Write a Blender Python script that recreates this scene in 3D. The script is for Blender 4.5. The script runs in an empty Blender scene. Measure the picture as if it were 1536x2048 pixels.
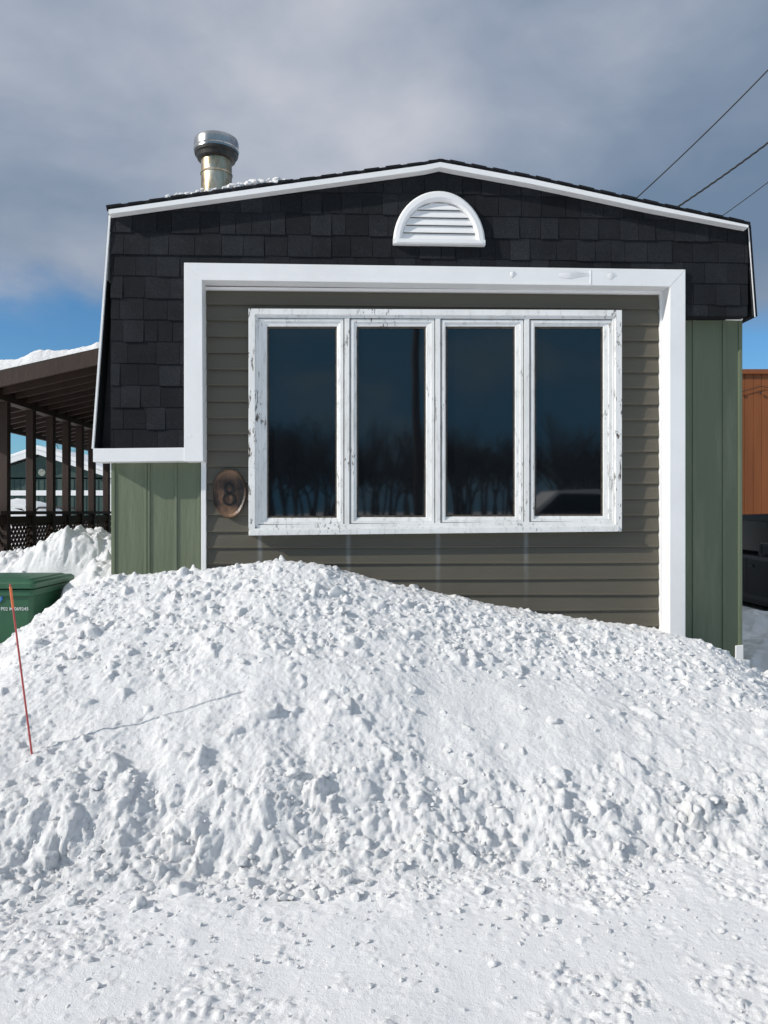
import bpy, math, random
import numpy as np
from mathutils import Vector, Matrix
random.seed(7); RS=np.random.RandomState(11)
scene=bpy.context.scene
COL=scene.collection
F=1500.0; CH=1.6; D=5.5
TH=math.atan(0.044); S=math.sin(TH); C=math.cos(TH)
# ------------------------------------------------------------------ camera
cam=bpy.data.cameras.new("camera"); co=bpy.data.objects.new("camera",cam); COL.objects.link(co)
co.location=(0,0,CH); co.rotation_euler=(math.pi/2,0,0)
cam.sensor_fit='VERTICAL'; cam.sensor_height=36; cam.lens=F/2048*36
cam.clip_end=2000; cam.clip_start=0.05
scene.camera=co
scene.view_settings.view_transform='Standard'
try: scene.view_settings.look='None'
except Exception: pass
scene.view_settings.exposure=0

# ------------------------------------------------------------------ helpers
def L(px,py,v=0.0):
    "facade survey: photo point -> house-local (u,v,z) on plane v"
    a=(px-768)/F; b=(1024-py)/F
    Y=(v+D*C)/(C-a*S); X=a*Y
    return (X*C+(Y-D)*S, v, CH+b*Y)
def U(px,v=0.0,py=1024): return L(px,py,v)[0]
def Z(py,v=0.0,px=768): return L(px,py,v)[2]
def W(u,v,z): return (u*C-v*S, D+u*S+v*C, z)

class MB:
    def __init__(s): s.v=[]; s.f=[]; s.t=[]
    def add(s,vs,fs,t=0.5):
        o=len(s.v); s.v+= [tuple(p) for p in vs]; s.f+=[tuple(i+o for i in f) for f in fs]; s.t+=[t]*len(fs)
    def box(s,x0,x1,y0,y1,z0,z1,t=0.5):
        s.add([(x0,y0,z0),(x1,y0,z0),(x1,y1,z0),(x0,y1,z0),(x0,y0,z1),(x1,y0,z1),(x1,y1,z1),(x0,y1,z1)],
          [(0,3,2,1),(4,5,6,7),(0,1,5,4),(1,2,6,5),(2,3,7,6),(3,0,4,7)],t)
    def prism(s,poly,v0,v1,t=0.5):
        "poly: list (u,z) CCW seen from -v ; extruded v0..v1"
        n=len(poly)
        vs=[(p[0],v0,p[1]) for p in poly]+[(p[0],v1,p[1]) for p in poly]
        fs=[tuple(range(n)),tuple(range(2*n-1,n-1,-1))]
        for i in range(n):
            j=(i+1)%n; fs.append((i,i+n,j+n,j))
        s.add(vs,fs,t)
    def quadbar(s,a,b,w,h,t=0.5):
        a=Vector(a);b=Vector(b); d=(b-a).normalized()
        up=Vector((0,0,1)) if abs(d.z)<0.9 else Vector((1,0,0))
        r=d.cross(up).normalized()*w/2; q=r.cross(d).normalized()*h/2
        vs=[a-r-q,a+r-q,a+r+q,a-r+q,b-r-q,b+r-q,b+r+q,b-r+q]
        s.add(vs,[(0,3,2,1),(4,5,6,7),(0,1,5,4),(1,2,6,5),(2,3,7,6),(3,0,4,7)],t)
    def tube(s,a,b,r0,r1,n=8,caps=True,t=0.5):
        a=Vector(a);b=Vector(b); d=(b-a).normalized()
        up=Vector((0,0,1)) if abs(d.z)<0.9 else Vector((1,0,0))
        r=d.cross(up).normalized(); q=r.cross(d).normalized()
        vs=[];
        for (c,rad) in ((a,r0),(b,r1)):
            for i in range(n):
                an=2*math.pi*i/n; vs.append(c+r*math.cos(an)*rad+q*math.sin(an)*rad)
        fs=[(i,(i+1)%n,(i+1)%n+n,i+n) for i in range(n)]
        if caps: fs+=[tuple(range(n-1,-1,-1)),tuple(range(n,2*n))]
        s.add(vs,fs,t)
    def lathe(s,prof,cx,cy,n=48,t=0.5):
        vs=[];fs=[]
        m=len(prof)
        for i in range(n):
            an=2*math.pi*i/n
            for r,z in prof: vs.append((cx+r*math.cos(an),cy+r*math.sin(an),z))
        for i in range(n):
            j=(i+1)%n
            for k in range(m-1): fs.append((i*m+k,j*m+k,j*m+k+1,i*m+k+1))
        s.add(vs,fs,t)

def finish(name,mb,mat,parent=None,smooth=False,bevel=0,loc=None,label=None,cat=None,kind=None,group=None,fixn=True):
    me=bpy.data.meshes.new(name)
    me.from_pydata(mb.v,[],mb.f)
    at=me.attributes.new("tint",'FLOAT','FACE'); at.data.foreach_set('value',np.array(mb.t,dtype=np.float32))
    if mat: me.materials.append(mat)
    if fixn:
        import bmesh
        bm=bmesh.new(); bm.from_mesh(me); bmesh.ops.recalc_face_normals(bm,faces=bm.faces); bm.to_mesh(me); bm.free()
    if smooth:
        me.polygons.foreach_set('use_smooth',[True]*len(me.polygons))
    me.update()
    ob=bpy.data.objects.new(name,me); COL.objects.link(ob)
    if parent: ob.parent=parent
    if loc: ob.location=loc
    if bevel:
        m=ob.modifiers.new("bevel",'BEVEL'); m.width=bevel; m.segments=2; m.limit_method='ANGLE'; m.angle_limit=math.radians(40)
    tag(ob,label,cat,kind,group)
    return ob
def tag(ob,label=None,cat=None,kind=None,group=None):
    if label: ob["label"]=label
    if cat: ob["category"]=cat
    if kind: ob["kind"]=kind
    if group: ob["group"]=group
def empty(name,loc=(0,0,0),rotz=0,label=None,cat=None,group=None):
    e=bpy.data.objects.new(name,None); COL.objects.link(e); e.location=loc; e.rotation_euler=(0,0,rotz)
    tag(e,label,cat,None,group); e.empty_display_size=0.2
    return e

# ------------------------------------------------------------------ materials
def newmat(name):
    m=bpy.data.materials.new(name); m.use_nodes=True
    nt=m.node_tree; b=nt.nodes.get("Principled BSDF"); return m,nt,b
def N(nt,t,**k):
    n=nt.nodes.new(t)
    for a,v in k.items(): setattr(n,a,v)
    return n
def tex(nt,scale,detail=4,rough=0.6,stretch=(1,1,1),kind='noise',loc=(0,0,0)):
    tc=N(nt,'ShaderNodeTexCoord'); mp=N(nt,'ShaderNodeMapping'); mp.inputs['Scale'].default_value=stretch; mp.inputs['Location'].default_value=loc
    nt.links.new(tc.outputs['Object'],mp.inputs['Vector'])
    if kind=='noise':
        n=N(nt,'ShaderNodeTexNoise'); n.inputs['Scale'].default_value=scale; n.inputs['Detail'].default_value=detail; n.inputs['Roughness'].default_value=rough
    else:
        n=N(nt,'ShaderNodeTexVoronoi'); n.inputs['Scale'].default_value=scale
    nt.links.new(mp.outputs['Vector'],n.inputs['Vector'])
    return n
def ramp(nt,fac,stops):
    r=N(nt,'ShaderNodeValToRGB'); e=r.color_ramp.elements
    while len(e)<len(stops): e.new(0.5)
    for i,(p,c) in enumerate(stops):
        e[i].position=p; e[i].color=(c[0],c[1],c[2],1)
    nt.links.new(fac,r.inputs['Fac']); return r
def mixc(nt,f,a,b,mode='MIX'):
    m=N(nt,'ShaderNodeMixRGB',blend_type=mode)
    for inp,x in ((m.inputs[0],f),(m.inputs[1],a),(m.inputs[2],b)):
        if hasattr(x,'links'): nt.links.new(x,inp)
        elif isinstance(x,(int,float)): inp.default_value=x
        else: inp.default_value=(x[0],x[1],x[2],1)
    return m.outputs[0]
def bump(nt,b,hs,dist,strength=1.0):
    prev=None
    for h,d in zip(hs,dist):
        bn=N(nt,'ShaderNodeBump'); bn.inputs['Distance'].default_value=d; bn.inputs['Strength'].default_value=strength
        nt.links.new(h,bn.inputs['Height'])
        if prev: nt.links.new(prev,bn.inputs['Normal'])
        prev=bn.outputs['Normal']
    nt.links.new(prev,b.inputs['Normal'])
def simple(name,c1,c2,scale=5,rough=0.6,metal=0,bs=0,bd=0.002,stretch=(1,1,1),dirt=None,dirtscale=2,dirtpos=(0.55,0.75),spec=None):
    m,nt,b=newmat(name)
    t=tex(nt,scale,5,0.6,stretch)
    r=ramp(nt,t.outputs[0],[(0.3,c1),(0.7,c2)])
    out=r.outputs[0]
    if dirt:
        t2=tex(nt,dirtscale,6,0.7,stretch,loc=(3,1,7))
        r2=ramp(nt,t2.outputs[0],[(dirtpos[0],(0,0,0)),(dirtpos[1],(1,1,1))])
        out=mixc(nt,r2.outputs[0],out,dirt)
    nt.links.new(out,b.inputs['Base Color'])
    b.inputs['Roughness'].default_value=rough; b.inputs['Metallic'].default_value=metal
    if spec is not None: b.inputs['Specular IOR Level'].default_value=spec
    if bs:
        t3=tex(nt,bs,4,0.6,stretch); bump(nt,b,[t3.outputs[0]],[bd])
    return m

def snowmat(name,col=(0.85,0.855,0.87),b1=0.008,b2=0.0025):
    m,nt,b=newmat(name)
    t=tex(nt,3,3); r=ramp(nt,t.outputs[0],[(0.3,(col[0]*.965,col[1]*.97,col[2]*.98)),(0.7,col)])
    nt.links.new(r.outputs[0],b.inputs['Base Color'])
    b.inputs['Roughness'].default_value=0.9
    try: b.inputs['Specular IOR Level'].default_value=0.08
    except Exception: pass
    n1=tex(nt,38,6,0.74); n2=tex(nt,170,4,0.75)
    bump(nt,b,[n1.outputs[0],n2.outputs[0]],[b1,b2])
    return m
M_snow=snowmat("snow_material",(0.875,0.873,0.875),0.013,0.0045)
M_road=snowmat("packed_snow_material",(0.865,0.863,0.868),0.007,0.0038)
M_trim=simple("white_trim_paint",(0.77,0.77,0.77),(0.84,0.84,0.84),2.5,0.45,bs=20,bd=0.0012,dirt=(0.45,0.43,0.38),dirtscale=5,dirtpos=(0.66,0.87))
def peel():
    m,nt,b=newmat("peeling_white_paint")
    t=tex(nt,7,4,0.6,(1,1,0.5)); base=ramp(nt,t.outputs[0],[(0.3,(0.73,0.73,0.715)),(0.6,(0.82,0.82,0.81))])
    t2=tex(nt,38,6,0.75,(1,1,0.25)); r2=ramp(nt,t2.outputs[0],[(0.575,(0,0,0)),(0.60,(1,1,1))])
    tc=N(nt,'ShaderNodeTexCoord'); sp=N(nt,'ShaderNodeSeparateXYZ'); nt.links.new(tc.outputs['Object'],sp.inputs[0])
    a=N(nt,'ShaderNodeMath',operation='SUBTRACT'); nt.links.new(sp.outputs[0],a.inputs[0]); mid=(U(497,.08)+U(1244,.08))/2; a.inputs[1].default_value=mid
    ab=N(nt,'ShaderNodeMath',operation='ABSOLUTE'); nt.links.new(a.outputs[0],ab.inputs[0])
    half=(U(1244,.08)-U(497,.08))/2
    mr=N(nt,'ShaderNodeMapRange'); nt.links.new(ab.outputs[0],mr.inputs[0]); mr.inputs[1].default_value=half-.09; mr.inputs[2].default_value=half-.015; mr.inputs[3].default_value=0; mr.inputs[4].default_value=.26
    t4=tex(nt,1.9,2,0.5,(1,1,1),loc=(5,2,1)); ad=N(nt,'ShaderNodeMath',operation='ADD'); nt.links.new(t4.outputs[0],ad.inputs[0]); nt.links.new(mr.outputs[0],ad.inputs[1])
    r4=ramp(nt,ad.outputs[0],[(0.54,(0,0,0)),(0.66,(1,1,1))])
    f=mixc(nt,1.0,r2.outputs[0],r4.outputs[0],'MULTIPLY')
    o=mixc(nt,f,base.outputs[0],(0.09,0.065,0.045))
    nt.links.new(o,b.inputs['Base Color']); b.inputs['Roughness'].default_value=0.5
    bump(nt,b,[r2.outputs[0]],[-0.002]); return m
M_peel=peel()
M_gasket=simple("dark_gasket",(0.02,0.018,0.015),(0.10,0.08,0.06),40,0.8)
def sidingmat():
    m,nt,b=newmat("taupe_vinyl_siding")
    t=tex(nt,1.3,4,0.6,(0.4,1,2.5)); r=ramp(nt,t.outputs[0],[(0.3,(0.088,0.078,0.056)),(0.7,(0.108,0.096,0.071))])
    tc=N(nt,'ShaderNodeTexCoord'); sp=N(nt,'ShaderNodeSeparateXYZ'); nt.links.new(tc.outputs['Object'],sp.inputs[0])
    fac=None
    for px in (520,697,876,1052):
        a=N(nt,'ShaderNodeMath',operation='SUBTRACT'); nt.links.new(sp.outputs[0],a.inputs[0]); a.inputs[1].default_value=U(px,.12)
        ab=N(nt,'ShaderNodeMath',operation='ABSOLUTE'); nt.links.new(a.outputs[0],ab.inputs[0])
        mr=N(nt,'ShaderNodeMapRange'); nt.links.new(ab.outputs[0],mr.inputs[0]); mr.inputs[1].default_value=0; mr.inputs[2].default_value=0.028; mr.inputs[3].default_value=1; mr.inputs[4].default_value=0; mr.interpolation_type='SMOOTHSTEP'
        if fac is None: fac=mr.outputs[0]
        else:
            ad=N(nt,'ShaderNodeMath',operation='MAXIMUM'); nt.links.new(fac,ad.inputs[0]); nt.links.new(mr.outputs[0],ad.inputs[1]); fac=ad.outputs[0]
    zr=N(nt,'ShaderNodeMapRange'); nt.links.new(sp.outputs[2],zr.inputs[0]); zr.inputs[1].default_value=Z(1230); zr.inputs[2].default_value=Z(1090); zr.inputs[3].default_value=0; zr.inputs[4].default_value=0.36
    zc=N(nt,'ShaderNodeMath',operation='LESS_THAN'); nt.links.new(sp.outputs[2],zc.inputs[0]); zc.inputs[1].default_value=Z(1068)
    m1=N(nt,'ShaderNodeMath',operation='MULTIPLY'); nt.links.new(fac,m1.inputs[0]); nt.links.new(zr.outputs[0],m1.inputs[1])
    m2=N(nt,'ShaderNodeMath',operation='MULTIPLY'); nt.links.new(m1.outputs[0],m2.inputs[0]); nt.links.new(zc.outputs[0],m2.inputs[1])
    ns=tex(nt,30,4,0.6,(1,1,0.3)); m3=N(nt,'ShaderNodeMath',operation='MULTIPLY'); nt.links.new(m2.outputs[0],m3.inputs[0]); nt.links.new(ns.outputs[0],m3.inputs[1]); 
    o=mixc(nt,m3.outputs[0],r.outputs[0],(0.5,0.55,0.6))
    nt.links.new(o,b.inputs['Base Color']); b.inputs['Roughness'].default_value=0.42
    n1=tex(nt,60,3,0.5,(0.15,1,1)); n2=tex(nt,2.2,2,0.5,(1,1,1)); bump(nt,b,[n1.outputs[0],n2.outputs[0]],[0.001,0.014]); return m
M_siding=sidingmat()
M_green=simple("green_painted_board",(0.112,0.140,0.084),(0.140,0.168,0.106),3,0.6,bs=26,bd=0.004,stretch=(1,1,0.12),dirt=(0.21,0.22,0.16),dirtscale=6,dirtpos=(0.50,0.82))
def shinglemat():
    m,nt,b=newmat("black_asphalt_shingle")
    at=N(nt,'ShaderNodeAttribute'); at.attribute_name="tint"
    r=ramp(nt,at.outputs['Fac'],[(0.0,(0.0105,0.0118,0.0140)),(1.0,(0.024,0.0265,0.0305))])
    g=tex(nt,220,2,0.8); rg=ramp(nt,g.outputs[0],[(0.5,(0.6,0.6,0.6)),(0.75,(2.8,2.8,2.9))])
    g2=tex(nt,2.5,4,0.6); rg2=ramp(nt,g2.outputs[0],[(0.35,(0.75,)*3),(0.7,(1.3,)*3)])
    o=mixc(nt,1.0,r.outputs[0],rg.outputs[0],'MULTIPLY'); o=mixc(nt,1.0,o,rg2.outputs[0],'MULTIPLY')
    nt.links.new(o,b.inputs['Base Color']); b.inputs['Roughness'].default_value=0.9
    b.inputs['Specular IOR Level'].default_value=0.2
    bump(nt,b,[g.outputs[0]],[0.003]); return m
M_shingle=shinglemat()
M_glass,nt,b=newmat("dark_window_glass")
b.inputs['Base Color'].default_value=(0.004,0.006,0.008,1); b.inputs['Roughness'].default_value=0.03; b.inputs['IOR'].default_value=1.78
tg=tex(nt,1.3,1,0.4); bump(nt,b,[tg.outputs[0]],[0.003])
def steel():
    m,nt,b=newmat("stained_stainless_steel")
    t=tex(nt,6,5,0.7,(1,1,0.35)); r=ramp(nt,t.outputs[0],[(0.35,(0.10,0.075,0.05)),(0.52,(0.36,0.29,0.19)),(0.7,(0.60,0.55,0.46))])
    nt.links.new(r.outputs[0],b.inputs['Base Color']); b.inputs['Metallic'].default_value=0.9
    t2=tex(nt,12,4); r2=ramp(nt,t2.outputs[0],[(0.3,(0.22,)*3),(0.7,(0.5,)*3)]); nt.links.new(r2.outputs[0],b.inputs['Roughness']); return m
M_steel=steel()
M_steel2=simple("galvanised_cap",(0.26,0.26,0.265),(0.48,0.48,0.48),8,0.26,metal=0.95)
M_soot=simple("sooty_metal",(0.015,0.015,0.015),(0.06,0.055,0.048),12,0.5,metal=0.5)
M_brown=simple("brown_stained_wood",(0.030,0.016,0.011),(0.055,0.030,0.020),4,0.7,bs=30,bd=0.003,stretch=(1,1,0.3))
M_orange=simple("orange_stained_wood",(0.20,0.060,0.014),(0.31,0.095,0.024),3,0.65,bs=30,bd=0.003,stretch=(1,1,0.1))
M_dkwood=simple("dark_red_wood",(0.06,0.02,0.012),(0.09,0.032,0.02),3,0.7)
M_bark=simple("bare_bark",(0.06,0.05,0.045),(0.11,0.095,0.085),8,0.9)
M_black=simple("black_rubber",(0.012,0.012,0.013),(0.02,0.02,0.022),6,0.6)
M_cable=simple("black_cable",(0.01,0.01,0.012),(0.02,0.02,0.022),6,0.6)
M_car=simple("dark_car_paint",(0.004,0.0045,0.006),(0.007,0.008,0.010),2,0.4,spec=0.12)
M_carg=simple("dark_car_glass",(0.003,0.003,0.004),(0.005,0.005,0.006),2,0.2,spec=0.12)
M_carw=simple("white_car_paint",(0.6,0.62,0.65),(0.68,0.7,0.72),2,0.3)
M_bin=simple("green_bin_plastic",(0.018,0.088,0.042),(0.025,0.108,0.052),6,0.45,bs=60,bd=0.001)
M_white=simple("white_lettering",(0.55,0.58,0.57),(0.65,0.68,0.67),6,0.6)
M_blue=simple("blue_sticker",(0.02,0.14,0.42),(0.03,0.17,0.5),6,0.5)
M_red=simple("red_fibreglass",(0.40,0.05,0.05),(0.52,0.09,0.08),9,0.4)
M_ored=simple("orange_reflective_tape",(0.75,0.16,0.05),(0.85,0.22,0.08),9,0.4)
M_tail=simple("red_lamp_lens",(0.3,0.01,0.01),(0.4,0.02,0.02),6,0.2)
PCW=W(*L(459,986,0.10))
def plaquemat(name,k,edge=0.0):
    m,nt,b=newmat(name)
    t=tex(nt,14,6,0.7,(1,1,0.35)); r=ramp(nt,t.outputs[0],[(0.38,(0.016*k,0.010*k,0.007*k)),(0.54,(0.065*k,0.034*k,0.020*k)),(0.68,(0.20*k,0.11*k,0.062*k))])
    out=r.outputs[0]
    if edge:
        tc=N(nt,'ShaderNodeTexCoord'); sp=N(nt,'ShaderNodeSeparateXYZ'); nt.links.new(tc.outputs['Object'],sp.inputs[0])
        a=N(nt,'ShaderNodeMath',operation='SUBTRACT'); nt.links.new(sp.outputs[2],a.inputs[0]); a.inputs[1].default_value=PCW[2]
        ab=N(nt,'ShaderNodeMath',operation='ABSOLUTE'); nt.links.new(a.outputs[0],ab.inputs[0])
        mr=N(nt,'ShaderNodeMapRange'); nt.links.new(ab.outputs[0],mr.inputs[0]); mr.inputs[1].default_value=.09; mr.inputs[2].default_value=0.16; mr.inputs[3].default_value=0; mr.inputs[4].default_value=edge
        t5=tex(nt,16,4,.6,(1,1,.5)); mm=N(nt,'ShaderNodeMath',operation='MULTIPLY'); nt.links.new(mr.outputs[0],mm.inputs[0]); nt.links.new(t5.outputs[0],mm.inputs[1])
        out=mixc(nt,mm.outputs[0],out,(0.28,0.16,0.09))
    nt.links.new(out,b.inputs['Base Color']); b.inputs['Roughness'].default_value=0.4
    n=tex(nt,30,5,0.6,(1,1,0.2)); bump(nt,b,[n.outputs[0]],[0.005]); return m
M_plaque=plaquemat("scorched_wood",0.85,1.3)
M_rim=plaquemat("bark_wood",0.6,0.9)
M_char=plaquemat("charred_carving",0.06)

# ------------------------------------------------------------------ light + sky
SUN=Vector((-0.82,-0.31,0.475)).normalized()
el=math.asin(SUN.z); az=math.atan2(SUN.x,SUN.y)
sl=bpy.data.lights.new("sun",'SUN'); sl.energy=4.0; sl.angle=math.radians(0.6); sl.color=(1.0,0.95,0.875)
so=bpy.data.objects.new("sun",sl); COL.objects.link(so); so.rotation_euler=(-SUN).to_track_quat('-Z','Y').to_euler(); so.location=(-10,-8,9)
w=bpy.data.worlds.new("World"); scene.world=w; w.use_nodes=True
nt=w.node_tree; bg=nt.nodes['Background']
sky=N(nt,'ShaderNodeTexSky',sky_type='NISHITA'); sky.sun_disc=False; sky.sun_elevation=el; sky.sun_rotation=az; sky.altitude=50; sky.air_density=1.0; sky.dust_density=0.3; sky.ozone_density=2.0
def math_(op,a,b=None,c=None,clamp=False):
    n=N(nt,'ShaderNodeMath',operation=op); n.use_clamp=clamp
    for i,x in enumerate((a,b,c)):
        if x is None: continue
        if hasattr(x,'links'): nt.links.new(x,n.inputs[i])
        else: n.inputs[i].default_value=x
    return n.outputs[0]
def mr(x,a,b_,c=0,d=1):
    n=N(nt,'ShaderNodeMapRange'); n.interpolation_type='SMOOTHSTEP'; nt.links.new(x,n.inputs[0])
    n.inputs[1].default_value=a;n.inputs[2].default_value=b_;n.inputs[3].default_value=c;n.inputs[4].default_value=d; return n.outputs[0]
tc=N(nt,'ShaderNodeTexCoord'); sp=N(nt,'ShaderNodeSeparateXYZ'); nt.links.new(tc.outputs['Generated'],sp.inputs[0])
hx=math_('POWER',math_('ADD',math_('MULTIPLY',sp.outputs[0],sp.outputs[0]),math_('MULTIPLY',sp.outputs[1],sp.outputs[1])),0.5)
q=math_('DIVIDE',sp.outputs[2],math_('MAXIMUM',hx,0.02))
def wn(scale,det,rough,st,loc,dist=0.0):
    mp=N(nt,'ShaderNodeMapping'); mp.inputs['Scale'].default_value=st; mp.inputs['Location'].default_value=loc; nt.links.new(tc.outputs['Generated'],mp.inputs['Vector'])
    n=N(nt,'ShaderNodeTexNoise'); n.inputs['Scale'].default_value=scale; n.inputs['Detail'].default_value=det; n.inputs['Roughness'].default_value=rough; n.inputs['Distortion'].default_value=dist
    nt.links.new(mp.outputs['Vector'],n.inputs['Vector']); return n.outputs[0]
n1=wn(2.2,6,0.46,(1,1,1.7),(0.35,0,0.2),0.2); n2=wn(5.5,6,0.50,(1,1,1.8),(2,1,0),0.2)
edge=math_('ADD',q,math_('MULTIPLY',math_('SUBTRACT',n2,0.5),0.20))
cover=mr(edge,0.215,0.295)
az_l=mr(sp.outputs[0],0.40,-0.35)
lf=math_('ADD',math_('MULTIPLY',n1,0.8),math_('MULTIPLY',n2,0.28))
lf=math_('ADD',lf,math_('MULTIPLY',az_l,0.08))
lf=math_('ADD',lf,mr(q,0.32,0.56,-0.03,0.10))
cl=N(nt,'ShaderNodeValToRGB'); e=cl.color_ramp.elements
for _ in range(3): e.new(0.5)
for i,(p,c) in enumerate([(0.42,(0.165,0.235,0.34)),(0.54,(0.23,0.295,0.395)),(0.63,(0.32,0.375,0.47)),(0.74,(0.47,0.505,0.58)),(0.88,(0.64,0.655,0.70))]):
    e[i].position=p; e[i].color=(*c,1)
nt.links.new(lf,cl.inputs['Fac'])
skc=mixc(nt,1.0,sky.outputs[0],(0.055,0.092,0.118),'MULTIPLY')
front=mixc(nt,math_('MULTIPLY',cover,0.97),skc,cl.outputs[0])
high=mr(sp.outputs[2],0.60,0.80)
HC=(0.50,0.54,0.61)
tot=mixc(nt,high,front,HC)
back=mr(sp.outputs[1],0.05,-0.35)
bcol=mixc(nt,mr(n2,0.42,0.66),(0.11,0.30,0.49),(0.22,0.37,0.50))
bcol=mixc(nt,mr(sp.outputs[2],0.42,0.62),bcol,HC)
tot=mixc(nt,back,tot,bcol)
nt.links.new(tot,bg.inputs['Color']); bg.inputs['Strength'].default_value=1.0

# ------------------------------------------------------------------ numpy noise
def _hash(ix,iy,seed):
    h=(ix.astype(np.int64)*374761393+iy.astype(np.int64)*668265263+seed*974634777)&0xffffffff
    h=((h^(h>>13))*1274126177)&0xffffffff
    h=h^(h>>16)
    return (h&0xffff)/65535.0
def vnoise(x,y,seed=0):
    ix=np.floor(x); iy=np.floor(y); fx=x-ix; fy=y-iy
    u=fx*fx*fx*(fx*(fx*6-15)+10); v=fy*fy*fy*(fy*(fy*6-15)+10)
    a=_hash(ix,iy,seed);b=_hash(ix+1,iy,seed);c=_hash(ix,iy+1,seed);d=_hash(ix+1,iy+1,seed)
    return (a*(1-u)+b*u)*(1-v)+(c*(1-u)+d*u)*v-0.5
def fbm(x,y,s,oct=4,seed=0,g=0.5):
    r=0;a=1
    for o in range(oct):
        ca,sa=math.cos(o*1.1),math.sin(o*1.1)
        r=r+a*vnoise((x*ca-y*sa)*s+17*o,(x*sa+y*ca)*s-9*o,seed+o); s*=2.03; a*=g
    return r
def sstep(a,b,x):
    t=np.clip((x-a)/(b-a),0,1); return t*t*(3-2*t)

# ------------------------------------------------------------------ snow pile surface
cxp=np.array([-300,0,60,100,150,220,400,500,560,640,700,750,850,1000,1100,1200,1320,1400,1450,1500,1536,1650,1900,2400.])
cyp=np.array([1340,1290,1250,1212,1172,1150,1142,1132,1127,1134,1150,1162,1186,1218,1238,1254,1270,1280,1303,1334,1346,1366,1400,1420.])
YC=5.12
CX=(cxp-768)/F*YC; CZ=CH-(cyp-1024)/F*YC-0.012
def toe(X): return 3.24+0.09*X+0.10*fbm(X,X*0+3.3,1.3,3,5)
def groundz(X,Y):
    return 0.26*sstep(4.4,6.0,Y)
def pile_macro(X,Y):
    zc=np.interp(X,CX,CZ)
    yt=toe(X)+0.08*fbm(X,Y,4,3,6)
    t=(Y-yt)/(YC-yt); tc_=np.clip(t,0,1)
    g=0.80*tc_+0.20*(1-(1-tc_)**3)*tc_
    g=g+0.035*np.sin(np.pi*tc_)
    z=zc*g*sstep(-.06,.20,tc_)
    bank=0.045*sstep(0.0,0.22,t)*(1-0.75*sstep(0.25,0.75,t))
    z=z+bank*(1-sstep(0.7,1,t))
    z=np.where(t<0,t*0.2-0.002,z)
    side=np.maximum(sstep(-2.12,-2.35,X),sstep(2.62,2.85,X))
    back=sstep(YC,YC+1.1,Y)
    z=z-side*back*np.maximum(z-0.28,0)-0.02*(1-side)*sstep(YC,YC+0.2,Y)
    z=z-side*sstep(6.0,6.5,Y)*0.3
    return z
dx=0.0085
xs=np.arange(-3.9,4.3,dx); ys=np.arange(2.85,6.6,dx)
X,Y=np.meshgrid(xs,ys)
H=pile_macro(X,Y)
tt=np.clip((Y-toe(X))/(YC-toe(X)),0,1)
smoothz=np.clip(np.exp(-(((X-0.75)/0.80)**2+((Y-4.2)/0.42)**2))+0.6*np.exp(-(((X+1.1)/0.6)**2+((Y-3.95)/0.22)**2)),0,1)
rough=(1-0.80*smoothz)
H+=0.045*fbm(X,Y,1.7,2,21)*sstep(0,.3,tt)*(1-sstep(.75,1,tt)*.4)
H+=0.020*fbm(X,Y*1.3,4.0,2,31)*(0.4+0.6*rough)*(1-0.4*sstep(.8,1,tt))*sstep(-.02,.1,tt)
gyy,gxx=np.gradient(H,dx)
k_=7; ker=np.ones(k_)/k_
for ax in (0,1):
    gxx=np.apply_along_axis(lambda m:np.convolve(m,ker,'same'),ax,gxx); gyy=np.apply_along_axis(lambda m:np.convolve(m,ker,'same'),ax,gyy)
gn=np.sqrt(1+gxx**2+gyy**2)
SY=Y*1.28
DSP=np.zeros_like(H)
wx=X+0.07*fbm(X,SY,6,3,36); wy=SY+0.07*fbm(X,SY,6,3,37)
toeb=np.exp(-((tt-0.12)/0.15)**2)
start=sstep(-.03,.10,(Y-toe(X)))
bl=np.abs(fbm(wx,wy,6.0,2,35)); DSP+=(0.010+0.014*toeb)*(np.sqrt(bl*bl+.004)-.15)*rough
bl2=np.abs(fbm(wx,wy,15,2,38)); DSP+=(0.014+0.014*toeb)*(np.sqrt(bl2*bl2+.002)-.15)*rough
ca,sa=math.cos(0.6),math.sin(0.6)
DSP+=0.007*fbm(X*ca+SY*sa,(-X*sa+SY*ca)*0.7,13.0,3,41)*(rough*.8+.2)
pt=sstep(-.15,.25,fbm(X,SY,2.6,2,58))
fine=fbm(X,SY,40,3,51,0.68)
DSP+=0.0120*(np.maximum(fine,-.15))*(rough*.85+.15)*(0.5+0.7*pt+.6*toeb)
DSP+=0.0030*fbm(X,SY,100,2,55,0.6)
DSP*=(0.25+0.75*start)
def stamp(H,xs,ys,cx,cy,r,h,seed,sq=1.0):
    rs=np.random.RandomState(seed)
    i0=np.searchsorted(ys,cy-r*1.5);i1=np.searchsorted(ys,cy+r*1.5);j0=np.searchsorted(xs,cx-r*1.5);j1=np.searchsorted(xs,cx+r*1.5)
    if i1-i0<2 or j1-j0<2: return
    XX,YY=np.meshgrid(xs[j0:j1]-cx,(ys[i0:i1]-cy)*sq)
    d=np.zeros_like(XX)-9
    for k in range(5):
        a=rs.uniform(0,2*math.pi)+k*1.256; rr=r*rs.uniform(0.6,1.1)
        d=np.maximum(d,(XX*math.cos(a)+YY*math.sin(a))/rr)
    d=np.maximum(d,0)
    tx,ty=rs.uniform(-.5,.5,2)
    b=h*np.clip(1-d**2.6,0,1)**0.7*(1+tx*XX/r+ty*YY/r)
    b=np.where(d<1,b,0)
    H[i0:i1,j0:j1]+=b
def smz(cx,cy): return min(1,math.exp(-(((cx-0.75)/0.85)**2+((cy-4.2)/0.42)**2))+0.6*math.exp(-(((cx+1.1)/0.6)**2+((cy-3.95)/0.22)**2)))
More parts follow.
